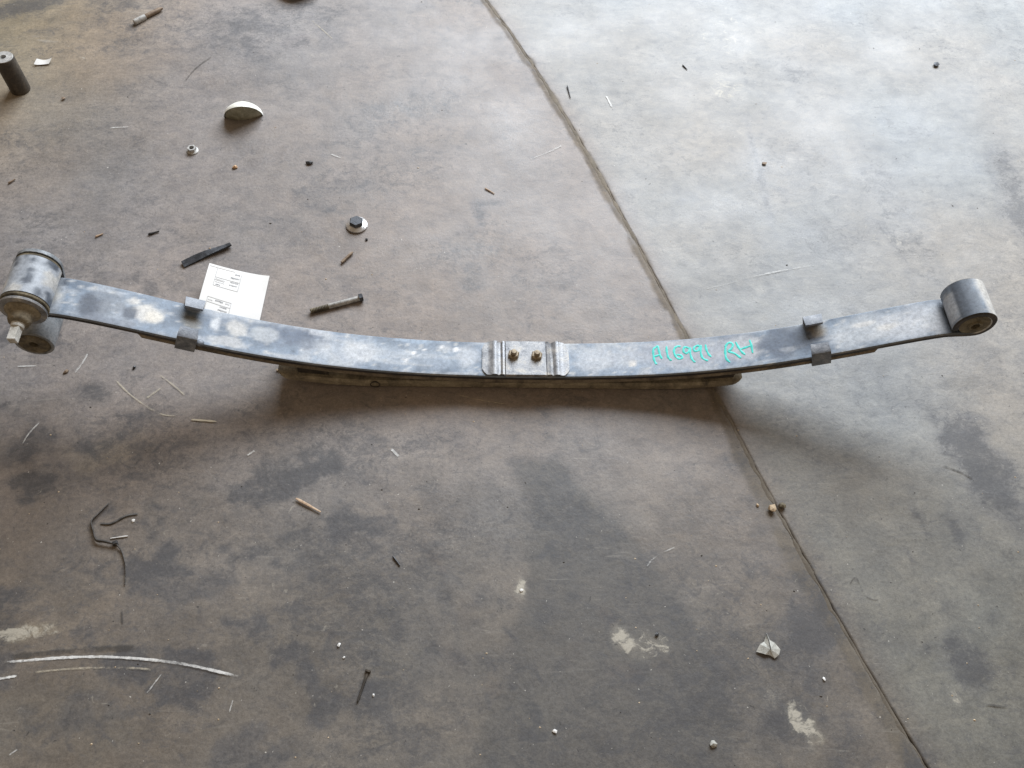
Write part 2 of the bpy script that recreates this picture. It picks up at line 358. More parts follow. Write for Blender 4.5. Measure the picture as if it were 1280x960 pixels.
    for k in range(60):
        blob(random.uniform(20, 460), random.uniform(580, 940), random.uniform(4, 15), random.uniform(3, 9), random.uniform(-1, 1), random.uniform(.15, .45), random.choice([D, G, (.12, .10, .085)]), .45, 45, 1.0)
    for k in range(60):
        blob(random.uniform(0, 640), random.uniform(30, 400), random.uniform(5, 20), random.uniform(3, 8), random.uniform(-.8, .8), random.uniform(.05, .20), random.choice([D, G, (.15, .125, .10)]), .5, 45, 1.0)
    for k in range(50):
        blob(random.uniform(700, 1280), random.uniform(200, 560), random.uniform(4, 18), random.uniform(2, 7), random.uniform(-.5, .5), random.uniform(.08, .28), random.choice([(.13, .13, .145), (.16, .155, .15)]), .5, 45, 1.0)
    for k in range(45):
        blob(random.uniform(700, 1270), random.uniform(620, 950), random.uniform(4, 16), random.uniform(4, 12), random.uniform(-1, 1), random.uniform(.12, .42), random.choice([D, G]), .45, 45, 1.0)
    # far side
    blob(372, 55, 22, 8, .4, .60, (.12, .105, .11), .3); blob(25, 10, 75, 9, .45, .75, (.075, .08, .082), .3, 26, .6); blob(385, 78, 8, 22, -.4, .22); blob(275, 65, 20, 7, .5, .3)
    blob(598, 268, 12, 17, .2, .62, (.11, .105, .115), .25, 40, .7); blob(612, 255, 20, 6, .1, .6, (.11, .105, .115), .25, 40, .7); blob(588, 355, 24, 9, 0, .55, (.12, .115, .115), .3); blob(430, 235, 48, 9, .25, .50, (.11, .105, .11), .35)
    blob(455, 248, 60, 18, .2, .22); blob(290, 330, 40, 10, 0, .25); blob(520, 195, 40, 12, .2, .28); blob(640, 100, 32, 20, .3, .24, (.14, .13, .135)); blob(620, 45, 36, 14, .6, .28, (.14, .13, .13)); blob(600, 2, 100, 7, 0, .4, (.13, .105, .08))
    blob(1000, 88, 30, 22, .2, .42, (.15, .152, .165)); blob(990, 200, 60, 42, .1, .36, (.16, .162, .175)); blob(948, 210, 6, 70, 0, .5, (.14, .143, .16)); blob(1120, 270, 38, 70, .1, .40, (.155, .158, .172)); blob(1272, 250, 26, 70, 0, .60, (.125, .125, .138))
    blob(1262, 42, 40, 46, 0, .32, (.17, .20, .21)); blob(1040, 300, 60, 22, 0, .38, (.15, .15, .165)); blob(950, 310, 8, 40, 0, .25); blob(760, 370, 12, 6, .6, .4); blob(680, 360, 8, 6, 0, .3); blob(875, 370, 4, 10, 0, .5)
    blob(1030, 165, 30, 6, 0, .18); blob(1150, 165, 24, 9, .3, .42, (.14, .135, .13))
    # pale worn, dusty spots
    Pl = (.50, .47, .39)
    blob(140, 566, 48, 17, .15, .42, (.36, .31, .21), .5, 30, 1.0, .1); blob(780, 800, 13, 18, .2, .72, Pl, .4, 60, 1.1, .1); blob(815, 812, 24, 16, 0, .4, (.40, .37, .29), .4, 50, 1, .1); blob(652, 736, 7, 11, 0, .75, (.62, .58, .48), .4, 90, 1, .1)
    blob(1002, 905, 14, 22, .5, .70, (.50, .48, .38), .4, 70, 1.3, .1); blob(960, 870, 16, 10, 0, .3, Pl, .4, 60, 1, .1); blob(1195, 872, 6, 8, 0, .6, Pl, .4, 80, 1, .1); blob(30, 790, 34, 9, .18, .65, (.42, .36, .24), .3, 60, .8, .1)
    blob(40, 795, 50, 5, .2, .3, (.42, .36, .24), .4, 60, .9, .1); blob(500, 570, 60, 30, 0, .16, (.33, .30, .27), .5, 20, .8); blob(905, 108, 22, 16, .3, .3, (.42, .40, .36), .4, 50, 1.1)
    blob(905, 45, 60, 40, 0, .2, (.40, .39, .37), .6, 20, .8); blob(1115, 300, 40, 10, .1, .2, (.40, .39, .36), .4, 40, 1); blob(1130, 640, 80, 30, .1, .14, (.30, .28, .23), .5, 20, 1)
    blob(720, 445, 160, 40, 0, .12, (.34, .32, .29), .6, 14, .8); blob(820, 620, 90, 50, .3, .18, (.24, .225, .20), .5, 14, .8)
    # dirt swept against the joint
    nr_ = sst(.05, -.2, y); jd = np.abs(x-joint_x(y)+.004+.007*nr_); jm = (np.clip(1.25*np.exp(-(jd/(.0075+.006*nr_+.014*(fbm(x, y, 28, 4, 81)-.5)))**4), 0, 1)*(.85-.25*nr_)*sst(.2, .6, n_sm*.6+n_mid*.4+.1))[..., None]
    jc = np.array([.172, .142, .108])*(1-nr_[..., None])+np.array([.135, .115, .086])*nr_[..., None]
    rough = rough+.30*jm[..., 0]
    base = base*(1-jm)+jc*(.8+.5*(n_sm[..., None]-.4))*jm
    return np.clip(np.concatenate([base, np.clip(rough, .22, .95)[..., None]], -1), .02, .95), np.stack([dk, pl, jm[..., 0], dk*0+1], -1)

def grow(a, b, step, limit, sgn):
    out = [b]; s = step
    while abs(out[-1]-a) < limit: s *= 1.25; out.append(out[-1]+sgn*s)
    return out[1:]
ys = np.arange(-.62, 1.06, .0042); ys = np.array(grow(-.62, -.62, .0042, 1.4, -1)[::-1]+list(ys)+grow(1.055, ys[-1], .0042, 2.6, 1))
GAP = .0007
def slab(side):
    s = np.arange(0, 1.28, .0042); s = np.array(list(s)+grow(1.28, s[-1], .0042, 2.2, 1))
    edge = joint_x(ys)+side*(GAP+.0012*fbm(ys*0+side, ys, 60, 3, 9))
    X = edge[:, None]+side*s[None, :]; Y = np.repeat(ys[:, None], len(s), 1)
    col, msk = floor_colour(X, Y)
    Z = .0012*(fbm(X, Y, 5, 3, 41)-.5)+.0006*(fbm(X, Y, 40, 3, 42)-.5)
    d = s[None, :]; chip = fbm(X, Y, 70, 3, 43)
    Z = Z-.0003*np.exp(-(d/.006)**2)*(.4+1.2*chip)                                     # worn, crumbled arris
    nr, nc = X.shape
    V = np.stack([X, Y, Z], -1).reshape(-1, 3)
    sk = np.stack([X[:, 0], Y[:, 0], Z[:, 0]-.02], -1)                                   # the slab's side inside the joint
    V = np.concatenate([V, sk]); cc = np.concatenate([col.reshape(-1, 4), col[:, 0]*np.array([.75, .68, .6, 1])])
    i = (np.arange(nr-1)[:, None]*nc+np.arange(nc-1)[None, :]).ravel()
    F = np.stack([i, i+1, i+nc+1, i+nc], -1)
    k = np.arange(nr-1); F2 = np.stack([nr*nc+k, k*nc, (k+1)*nc, nr*nc+k+1], -1); F = np.concatenate([F, F2])
    if side < 0: F = F[:, ::-1]
    me = bpy.data.meshes.new('concrete_slab'); me.vertices.add(len(V)); me.vertices.foreach_set('co', V.astype(np.float32).ravel())
    me.loops.add(F.size); me.loops.foreach_set('vertex_index', F.astype(np.int32).ravel())
    me.polygons.add(len(F)); me.polygons.foreach_set('loop_start', np.arange(0, F.size, 4, dtype=np.int32))
    me.update(calc_edges=True); me.polygons.foreach_set('use_smooth', np.ones(len(F), bool))
    set_tone(me, cc); set_tone(me, np.concatenate([msk.reshape(-1, 4), msk[:, 0]]), 'grime'); me.materials.append(M['concrete'])
    return me
floor = bpy.data.objects.new('floor', None); C.objects.link(floor); floor['kind'] = 'structure'
for side in (-1, 1):
    st = random.getstate(); random.seed(99)
    o = bpy.data.objects.new('concrete_slab', slab(side)); C.objects.link(o); o.parent = floor; random.setstate(st)
mb = MB(); yy = np.arange(-.75, 1.3, .004); jx = joint_x(yy); vs = []; fs = []; K = 7
nearj = sst(.0, -.3, yy); hw = .001+.010*np.clip(fbm(yy*0+2, yy, 70, 4, 52)-.22, 0, 1); hw2 = .001+.010*np.clip(fbm(yy*0+7, yy, 70, 4, 54)-.22, 0, 1); cxo = -.0012*nearj
for i, (a, b) in enumerate(zip(yy, jx)):
    for k in range(K):
        q = -1+2*k/(K-1); xx_ = b+cxo[i]+q*(hw[i] if q < 0 else hw2[i])
        zz = -.0006+.0008*(1-q*q)+.0005*(float(fbm(np.array([xx_]), np.array([a]), 70, 3, 51)[0])-.6)-.0012*max(0, q)*nearj[i]
        vs.append((xx_, a, zz))
    if i: fs += [((i-1)*K+k, (i-1)*K+k+1, i*K+k+1, i*K+k) for k in range(K-1)]
mb.add(vs, fs); jo = mb.build('joint_dirt', M['joint_dirt'], floor)
va = np.array(vs); st = random.getstate(); random.seed(99); fc = floor_colour(va[:, 0]-.03, va[:, 1])[0]; random.setstate(st)
nn = fbm(va[:, 0], va[:, 1], 60, 4, 53)[:, None]; lum = fc[:, :3].mean(1, keepdims=True); fc[:, :3] = (.7*lum+.3*lum.mean())*np.array([1.02, .88, .70])*(.78+.5*(nn-.35)); fc[:, 3] = .75
set_tone(jo.data, fc)

def scrape(pts, wpx, mat, strength=.8, taper=True, name='scrape_mark'):
    P = catmull([(u, v, 0) for u, v in pts], 10); W = []
    Q = [at(p.x, p.y, .0009) for p in P]; L = len(Q); vs = []; fs = []; tn = []
    for i, q in enumerate(Q):
        d = (Q[min(i+1, L-1)]-Q[max(i-1, 0)]).normalized(); nrm = Vector((-d.y, d.x, 0)); w = wpx*pxm(P[i].x, P[i].y)/2*(.75+.5*random.random())
        e = min(1, i/(L*.12), (L-1-i)/(L*.12)) if taper else 1
        for k, t in ((-1, 0), (-.4, 1), (.4, 1), (1, 0)):
            vs.append(q+nrm*(k*w)); g = strength*e*t*(.68+.5*float(vnoise(np.array([i*.17+len(Q)]), np.array([k*1.3]), 3)[0])); tn.append((g, g, g, 1))
        if i: fs += [((i-1)*4+k, (i-1)*4+k+1, i*4+k+1, i*4+k) for k in range(3)]
    mb = MB(); mb.add(vs, fs); o = mb.build(name, mat, floor); set_tone(o.data, tn); return o
scrape([(-12, 829), (30, 826), (80, 822), (130, 821), (180, 824), (230, 830), (275, 840), (320, 852)], 6.5, M['scrape_white'], .98)
scrape([(-10, 850), (8, 847), (24, 844)], 6, M['scrape_white'], .95)
scrape([(-5, 822), (60, 816), (120, 811), (190, 809)], 14, M['scrape_dark'], .85)
scrape([(20, 843), (90, 836), (160, 835), (200, 838)], 6, M['scrape_pale'], .8)
scrape([(136, 466), (165, 495), (200, 517), (228, 520)], 4, M['scrape_pale'], .85)
scrape([(195, 465), (215, 480), (235, 497)], 4, M['scrape_pale'], .8)
scrape([(236, 524), (274, 527)], 4, M['scrape_pale'], 1.25)
scrape([(180, 500), (205, 482)], 5, M['scrape_pale'], .8)
scrape([(90, 470), (104, 452), (110, 440)], 5, M['scrape_white'], .8)
scrape([(26, 558), (36, 542), (52, 525)], 4, M['scrape_white'], .82)
scrape([(18, 458), (50, 457)], 3, M['scrape_white'], .85)
scrape([(872, 364), (900, 357), (945, 345), (1000, 334), (1060, 326)], 4, M['scrape_white'], .70)
scrape([(1000, 332), (1090, 321), (1180, 316)], 3, M['scrape_white'], .62)
scrape([(806, 712), (815, 700), (830, 690), (850, 682)], 4, M['scrape_white'], .74)
scrape([(308, 570), (320, 562)], 5, M['scrape_white'], .9)
scrape([(488, 560), (500, 572)], 6, M['scrape_white'], .85)
scrape([(560, 490), (600, 500), (640, 506)], 3, M['scrape_pale'], .8)
scrape([(182, 868), (190, 858), (205, 838)], 4, M['scrape_white'], .8)
scrape([(286, 892), (292, 872)], 3, M['scrape_white'], .8)
scrape([(10, 945), (24, 935)], 4, M['scrape_white'], .8)
scrape([(655, 202), (690, 188), (705, 180)], 4, M['scrape_white'], .75)
scrape([(757, 118), (766, 136)], 4, M['scrape_white'], .95)
scrape([(228, 105), (245, 85), (268, 68)], 5, M['scrape_dark'], .8)
scrape([(134, 160), (165, 158)], 4, M['scrape_white'], .78)
scrape([(386, 22), (402, 36), (420, 52)], 4, M['scrape_pale'], .75)
scrape([(150, 640), (172, 550), (198, 545)], 3, M['scrape_dark'], .5)
scrape([(120, 640), (160, 590), (200, 548)], 5, M['scrape_dark'], .6)
scrape([(152, 762), (153, 782)], 5, M['scrape_dark'], .9)
scrape([(412, 192), (428, 198)], 4, M['scrape_white'], .8)
scrape([(1060, 735), (1070, 722), (1082, 745), (1104, 752)], 4, M['scrape_dark'], .8)
scrape([(1175, 580), (1200, 590), (1220, 600)], 4, M['scrape_dark'], .85)
scrape([(1230, 880), (1262, 884)], 4, M['scrape_dark'], .9)
scrape([(640, 380), (690, 352)], 3, M['scrape_pale'], .6)
for i in range(18):
    u, v = random.uniform(0, 1280), random.uniform(20, 950); a = random.gauss(.3, .8); l = random.uniform(6, 34)
    if 330 < v < 500: continue
    scrape([(u-l*math.cos(a), v+l*math.sin(a)*.8), (u+random.uniform(-2, 2), v+random.uniform(-2, 2)), (u+l*math.cos(a), v-l*math.sin(a)*.8)], random.uniform(1.2, 2.6), random.choice([M['scrape_white'], M['scrape_pale'], M['scrape_dark'], M['scrape_pale']]), random.uniform(.45, .62))

# ------------------------------------------------------------------ the leaf spring
PC = [-2.3058739, -.1162, 1.2218043, .0335, .2303954, .0008, .0333322]
def ztop(x): return float(np.polyval(PC, x))
T1 = .0085
def mid(x, off):                              # point at distance off under the top line
    s = (ztop(x+1e-3)-ztop(x-1e-3))/2e-3; n = Vector((-s, 0, 1)).normalized()
    return Vector((x, 0, ztop(x)))-n*off
def sweep(mb, path, W, T, ncol=2, bev=.0018, taper=None, cap=True, mt=0, me_=0, eyes=False):
    """flat bar swept along a path in the XZ plane; returns (x, y, path position) for every vertex"""
    L = len(path); ring = []
    ring += [(W/2, -T/2+bev), (W/2, T/2-bev)]
    cols = [W/2-bev-(W-2*bev)*k/(ncol-1) for k in range(ncol)]
    ring += [(c, T/2) for c in cols]+[(-W/2, T/2-bev), (-W/2, -T/2+bev), (-W/2+bev, -T/2)]+[(-c, -T/2) for c in cols[1:]]
    n = len(ring); vs = []; info = []
    for i, p in enumerate(path):
        d = (path[min(i+1, L-1)]-path[max(i-1, 0)]).normalized(); nr = Vector((d.z, 0, -d.x))
        k, tk = taper(i/(L-1)) if taper else (1, 1)
        for y, h in ring:
            vs.append(p+Vector((0, y*k, 0))+nr*(h*tk)); info.append((i, y, h))
    fs = []; ms = []
    for i in range(L-1):
        for k in range(n):
            fs.append((i*n+k, i*n+(k+1) % n, (i+1)*n+(k+1) % n, (i+1)*n+k))
            ms.append(mt if 1 <= k <= ncol+1 or (eyes and k >= ncol+4 and k < n-1 and (i < 36 or i > L-46)) else me_)
    if cap: fs += [tuple(range(n))[::-1], tuple(range((L-1)*n, L*n))]; ms += [me_, me_]
    o = len(mb.v); mb.v += [tuple(v) for v in vs]; mb.f += [tuple(i+o for i in f) for f in fs]; mb.mi += ms
    return info

spring = thing('leaf_spring', 'long curved steel leaf spring lying on the concrete floor, marked in teal paint', 'leaf spring')
ER, EL = Vector((.5905, 0, .1755)), Vector((-.634, 0, .188)); RM = .0238
pth = []
for a in np.arange(math.radians(212), math.radians(-78), -math.radians(9)): pth.append(ER+RM*Vector((math.cos(a), 0, math.sin(a))))
xs = np.arange(.568, -.606, -.005)
for x in xs: pth.append(mid(x, T1/2))
la = []
for a in np.arange(math.radians(-52), math.radians(-383), -math.radians(9)): la.append(EL+RM*Vector((math.cos(a), 0, math.sin(a))))
pth += la
for _ in range(4):                            # let the bends run smoothly into the straight
    q = pth[:]
    for i in range(1, len(pth)-1):
        if i < 40 or len(pth)-60 < i < len(pth)-28: q[i] = (pth[i-1]+2*pth[i]+pth[i+1])/4
    pth = q
mb = MB(); info = sweep(mb, pth, .060, T1, 22, mt=0, me_=1, eyes=True)
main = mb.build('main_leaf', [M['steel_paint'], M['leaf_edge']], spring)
P = np.array(mb.v); X, Y = P[:, 0], P[:, 1]
S = np.array([i[0] for i in info])*.005; sx = -S+.75
n1 = fbm(X*1.0, Y, 11, 4, 61); n2 = fbm(X, Y, 34, 4, 62, .6); n3 = fbm(X*.5, Y*1.5, 90, 3, 63)
col = np.array([.195, .25, .325])*(1+.55*(n1-.5)+.35*(n3-.5))[:, None]  # blue-grey paint base; the sky's bluish reflection is put into this colour
dust = (sst(.50, .66, n1*.45+n2*.55)*.75)[:, None]; col = col*(1-dust)+np.array([.47, .495, .52])*dust
dark = (sst(.48, .34, n2*.7+n1*.3)*.65)[:, None]; col = col*(1-dark)+np.array([.085, .115, .16])*dark
n5 = fbm(X, Y, 210, 2, 67); chip = (sst(.74, .82, n5)*.6)[:, None]; col = col*(1-chip)+np.array([.62, .61, .58])*chip
n6 = fbm(X*.3, Y*2.2, 60, 3, 68); scr = (sst(.62, .72, n6)*.4)[:, None]; col = col*(1-scr)+np.array([.55, .56, .57])*scr
rg = .32+.2*dust[:, 0]+.1*(n2-.5)
def lblob(u, v, ru, rv, c, amt, edge=.25, br=.5, rgh=0.0):
    global col, rg
    z = .1
    for _ in range(12): p = at(u, v, z); z = ztop(p.x)
    ru, rv = ru*.00105, rv*.00128
    d = np.hypot((X-p.x)/ru, (Y-p.y)/rv)+br*(fbm(X, Y, 90, 3, int(u+v))-.5)*1.4
    m = (sst(1+edge, 1-edge, d)*amt)[:, None]; col = col*(1-m)+np.array(c)*m; rg = rg+rgh*m[:, 0]
DK = (.065, .08, .11); PD = (.62, .60, .56)
lblob(160, 405, 8, 5, (.14, .16, .2), .8); lblob(135, 370, 18, 5, (.16, .185, .225), .7); lblob(185, 392, 16, 10, PD, .9); lblob(192, 396, 9, 7, (.70, .66, .58), .8); lblob(168, 376, 5, 4, PD, .8);
lblob(300, 408, 60, 9, (.10, .135, .19), .75, .4, .8); lblob(380, 424, 28, 12, (.075, .10, .15), .9, .3, .9); lblob(350, 420, 22, 16, (.11, .14, .195), .7, .35, .9); lblob(400, 415, 14, 6, (.5, .52, .55), .6); lblob(450, 440, 22, 13, (.62, .63, .64), .8, .5); lblob(420, 438, 40, 12, (.46, .49, .53), .6, .5); lblob(505, 445, 60, 14, (.42, .47, .53), .5, .6)
lblob(295, 412, 12, 10, (.60, .58, .54), .7); lblob(330, 418, 16, 9, (.5, .52, .53), .6); lblob(270, 405, 5, 9, (.62, .64, .66), .8); lblob(285, 427, 22, 6, (.55, .54, .52), .6); lblob(547, 455, 12, 9, (.26, .31, .38), .8); lblob(520, 426, 26, 4, (.30, .38, .48), .8)
lblob(516, 441, 4, 3, (.85, .85, .85), .9); lblob(529, 437, 2.5, 2, (.85, .85, .85), .9); lblob(552, 434, 3, 2, (.85, .85, .85), .9); lblob(570, 437, 4, 3, (.85, .85, .85), .9); lblob(506, 450, 3, 3, (.8, .8, .8), .9); lblob(585, 445, 14, 16, (.50, .53, .57), .7, .4)
lblob(740, 450, 24, 18, (.50, .53, .57), .7, .4); lblob(790, 454, 4, 4, (.75, .70, .62), .9); lblob(775, 448, 30, 14, (.46, .49, .53), .6, .5); lblob(865, 440, 90, 18, (.36, .38, .42), .75, .3, .4); lblob(930, 434, 22, 18, (.44, .45, .47), .6, .3)
lblob(975, 428, 28, 20, (.085, .11, .155), .9, .35); lblob(985, 436, 10, 3, (.45, .47, .5), .4, .5, 1.2); lblob(1008, 420, 18, 16, (.07, .095, .14), .9, .4); lblob(1075, 415, 40, 18, (.50, .53, .56), .7, .5); lblob(1140, 402, 40, 20, (.55, .57, .60), .7, .5); lblob(1172, 398, 12, 20, (.44, .47, .51), .7, .4)
lblob(1080, 405, 14, 3, (.68, .66, .62), .6); lblob(1110, 408, 10, 4, (.62, .6, .56), .6); lblob(1022, 412, 10, 10, (.30, .24, .15), .6, .5); lblob(240, 403, 10, 8, (.22, .19, .13), .6, .5)  # brown blobs below the rear clip lips: clip shade and reflection painted in
lblob(130, 390, 34, 16, (.36, .39, .43), .5, .5)
lblob(112, 382, 11, 14, DK, .95); lblob(131, 384, 7, 11, (.16, .18, .215), .9); lblob(150, 384, 6, 7, (.18, .2, .23), .8); lblob(163, 390, 8, 8, DK, .9); lblob(118, 398, 12, 6, (.14, .16, .2), .8); lblob(140, 402, 9, 5, (.14, .16, .2), .7)
edg = (sst(.0262, .0290, np.abs(Y))*(.55+.45*sst(.3, .6, n2))*(Y < 0))[:, None]; col = col*(1-edg*.8)+np.array([.10, .11, .125])*edg*.8
# the rolled eyes: left dusty with dark smears, right darker left and paler right
eye = (X < -.604); n4 = fbm(S, Y, 40, 3, 66)
col[eye] = (np.array([.33, .36, .40])*(1+.6*(n4-.5))[:, None])[eye]
m_ = (eye & True) * sst(.55, .7, n4)*.8; col = col*(1-m_[:, None])+np.array([.52, .51, .48])*m_[:, None]
m_ = eye*sst(.45, .34, n4)*.9; col = col*(1-m_[:, None])+np.array([.06, .075, .10])*m_[:, None]
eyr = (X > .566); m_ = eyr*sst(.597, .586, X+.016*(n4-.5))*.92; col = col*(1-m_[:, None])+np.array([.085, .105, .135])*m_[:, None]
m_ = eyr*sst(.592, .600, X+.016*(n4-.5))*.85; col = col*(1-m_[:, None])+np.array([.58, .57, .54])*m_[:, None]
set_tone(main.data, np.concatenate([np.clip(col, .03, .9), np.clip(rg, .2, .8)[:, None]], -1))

# second leaf, clamped under the first
xa, xb = -.522, .488
p2 = [mid(x, T1+.0006+.0037) for x in np.arange(xb, xa, -.006)]
tap = lambda t: (1-.35*max(0, 1-min(t, 1-t)/.012), 1)
mb = MB(); sweep(mb, p2, .0596, .0074, 2, taper=tap); mb.build('second_leaf', M['edge_dirt'], spring)
# thick flat overload leaf the spring stands on
p3 = []
for x in np.arange(.320, -.3555, -.005):
    e = max(0, abs(x+.012)-.20); p3.append(Vector((x, 0, .0077+.95*e*e+.0002)))
def tap3(t):
    q = min(t, 1-t); e = max(0, 1-q/.028); return (1-.30*e**2.5, (1-.30*max(0, 1-q/.10))*(1-.62*e**2.5))
mb = MB(); sweep(mb, p3, .0585, .0150, 2, bev=.003, taper=tap3); over = mb.build('overload_leaf', M['mud'], spring)
# packing between: spacer at the middle and rubber pads at the ends of the overload leaf
mb = MB(); box(mb, (0, 0, .01665), (.13, .0575, .0026)); mb.build('spacer_plate', M['edge_dirt'], spring)
for x, sg in ((-.305, -1), (.285, 1)):
    zb = .0077+.95*max(0, abs(x+.012)-.20)**2+.0055; zt = ztop(x)-.0165
    mb = MB(); w = .028
    sl = (ztop(x+.01)-ztop(x-.01))/.02
    w = .021; poly = [(-w, -.001), (w, -.003), (w, zt-zb+sl*w*.9), (-w, zt-zb-sl*w*.9)]
    prism(mb, poly, (x, -.0215, zb), (1, 0, 0), (0, 0, 1), (0, .0430, 0)); mb.build('rubber_pad', M['rubber'], spring)
# bolt head in the overload leaf side (dark hollow)
mb = MB(); lathe(mb, (-.218, -.0296, .0085), (0, -1, 0), [(0, -.002), (.0062, -.002), (.0075, .0004), (.0062, .0006), (.0058, -.001), (0, -.001)], 20); mb.build('side_plug', M['rubber'], spring)

# spring clips: strap from below, up both sides and folded over the top
def clip(x, riv):
    s = (ztop(x+.01)-ztop(x-.01))/.02; ax = Vector((1, 0, s)).normalized(); up = Vector((-s, 0, 1)).normalized()
    c = Vector((x, 0, ztop(x))); t = .0045; hy = .0335; hi = .0145; lo = -.0195
    sec = []                                            # outline of the strap in (y, height)
    pts = [(-hy+.017, hi), (-hy+.004, hi), (-hy+.0012, hi-.0012), (-hy, hi-.004), (-hy, lo+.003), (-hy+.003, lo), (hy-.003, lo), (hy, lo+.003), (hy, hi-.004), (hy-.0012, hi-.0012), (hy-.004, hi), (hy-.017, hi)]
    L = len(pts); outer = []; inner = []
    for i, (y, h) in enumerate(pts):
        a = pts[max(i-1, 0)]; b = pts[min(i+1, L-1)]; dy, dh = b[0]-a[0], b[1]-a[1]; l = math.hypot(dy, dh); ny, nh = dh/l, -dy/l
        inner.append((y, h)); outer.append((y-ny*t, h-nh*t))
    mb = MB(); vs = []; fs = []
    for i in range(L):
        tip = i in (0, L-1); w = .0128 if not tip else .0116
        for (y, h), ww in ((inner[i], w), (outer[i], w)):
            vs.append(c+ax*(-ww)+Vector((0, y, 0))+up*h); vs.append(c+ax*ww+Vector((0, y, 0))+up*h)
    for i in range(L-1):
        a, b = i*4, (i+1)*4
        fs += [(a, a+1, b+1, b), (a+2, b+2, b+3, a+3), (a, b, b+2, a+2), (a+1, a+3, b+3, b+1)]
    fs += [(0, 2, 3, 1), ((L-1)*4, (L-1)*4+1, (L-1)*4+3, (L-1)*4+2)]
    mb.add(vs, fs); o = mb.build('spring_clip', M['clip'], spring, autos=30)
    bv = o.modifiers.new('bevel', 'BEVEL'); bv.width = .0016; bv.segments = 3
    mb = MB(); lathe(mb, c+Vector((0, -.028, 0))+ax*.017+up*.0005, up, [(.0052, 0), (.0052, .0015), (.004, .0032), (.002, .0040), (0, .0042)], 16)
    if riv: mb.build('rivet', M['clip'], o)
M['clip'] = mottled('grey_strap_steel', (.10, .115, .14), (.21, .23, .265), (.37, .39, .42), 60, rough=(.42, .6), metal=.05)
clip(-.458, True); clip(.410, False)

# centre plate: two ribbed wings and a raised middle pad with two rusty studs
def wing(sg):
    mb = MB(); prof = [(.0305, .0045), (.0335, .0052), (.0365, .0020), (.0395, .0022), (.0425, .0050), (.0455, .0056), (.0485, .0048), (.0515, .0026), (.056, .0022), (.0605, .0021), (.0632, .0019)]
    vs = []; fs = []
    for i, (x, h) in enumerate(prof):
        hw = .0288 if x < .054 else .0288-.0105*((x-.054)/.0092)**2
        if .0355 < x < .0385: hw = .0265
        for y in (-hw, -hw*.5, 0, hw*.5, hw): vs.append((sg*x, y+.0005, ztop(x)+h+.0002*random.random()))
        for y in (-hw, -hw*.5, 0, hw*.5, hw): vs.append((sg*x, y+.0005, ztop(x)+max(.0002, h-.0022)))
    n = len(prof)
    for i in range(n-1):
        a, b = i*10, i*10+10
        for k in range(4): fs += [(a+k, a+k+1, b+k+1, b+k), (a+5+k, b+5+k, b+6+k, a+6+k)]
        fs += [(a, b, b+5, a+5), (a+4, a+9, b+9, b+4)]
    for a in (0, (n-1)*10): fs += [(a+k, a+5+k, a+6+k, a+k+1) for k in range(4)]
    mb.add(vs, fs); return mb.build('ribbed_wing', M['plate'], plate)
mb = MB(); prism(mb, [(-.0298, -.0292), (.0298, -.0292), (.0298, .0298), (-.0298, .0298)], (0, 0, ztop(0)+.0004), (1, 0, 0), (0, 1, 0), (0, 0, .0048), bev=.0009)
plate = mb.build('centre_plate', M['plate'], spring, autos=25)
wing(-1); wing(1)
for x, y in ((-.0178, .0045), (.0160, .0035)):
    z = ztop(0)+.0052; mb = MB()
    prism(mb, hexagon(.0086, .3), (x, y, z), (1, 0, 0), (0, 1, 0), (0, 0, .0050), bev=.0016)
    lathe(mb, (x, y, z+.0050), (0, 0, 1), [(.0043, -.001), (.0043, .0050), (.0036, .0060), (0, .0062)], 16)
    mb.build('centre_bolt', M['brass'], plate)

# right eye bush
mb = MB(); c = ER+Vector((0, -.0305, 0))
lathe(mb, c, (0, 1, 0), [(0, .006), (.0052, .006), (.0056, -.001), (.0085, -.0018), (.0095, .0012), (.0175, .0010), (.0198, .002), (.0198, .059), (.0175, .060), (.009, .0605), (.0056, .0625), (0, .0625)], 36)
mb.build('eye_bush', M['rubber_mud'], spring)
# left eye: bush, flange, collar and squared pin end of the shackle; the shackle's second bush hangs below on the rear plate
SB = Vector((-.6555, 0, .1085))
M['pale_steel'] = mottled('pale_dusty_steel', (.42, .41, .37), (.56, .55, .51), (.66, .65, .62), 120, rough=(.5, .7))
M['shackle'] = mottled('shackle_steel', (.13, .145, .16), (.26, .28, .30), (.38, .39, .40), 40, rough=(.4, .65), metal=.1)
mb = MB(); a, b = EL, SB; d = (b-a); L_ = d.length; d.normalize(); q = Vector((-d.z, 0, d.x)); poly = []
for k in range(13): t = math.pi*k/12; poly.append((a-d*0+(-d*math.sin(t)+q*math.cos(t))*.0272))
for k in range(13): t = math.pi*k/12; poly.append((b+(d*math.sin(t)-q*math.cos(t))*.0275))
prism(mb, [(p.x, p.z) for p in poly], (0, .0345, 0), (1, 0, 0), (0, 0, 1), (0, .0055, 0), bev=.001)
shackle = mb.build('shackle', M['shackle'], spring, autos=30)
mb = MB(); lathe(mb, EL+Vector((0, -.031, 0)), (0, 1, 0), [(.008, -.004), (.021, -.003), (.0275, -.001), (.028, .0015), (.0198, .003), (.0198, .059), (.0262, .0605), (.0266, .063), (.0225, .065), (.008, .0655)], 44, jit=.012)
mb.build('eye_bush', M['rubber_mud'], shackle)
mb = MB(); lathe(mb, EL+Vector((0, -.0353, 0)), (0, -1, 0), [(.006, .0), (.0268, .0), (.0278, .0012), (.0272, .0036), (.0235, .0042), (.006, .0044)], 44); mb.build('washer', M['plate'], shackle)
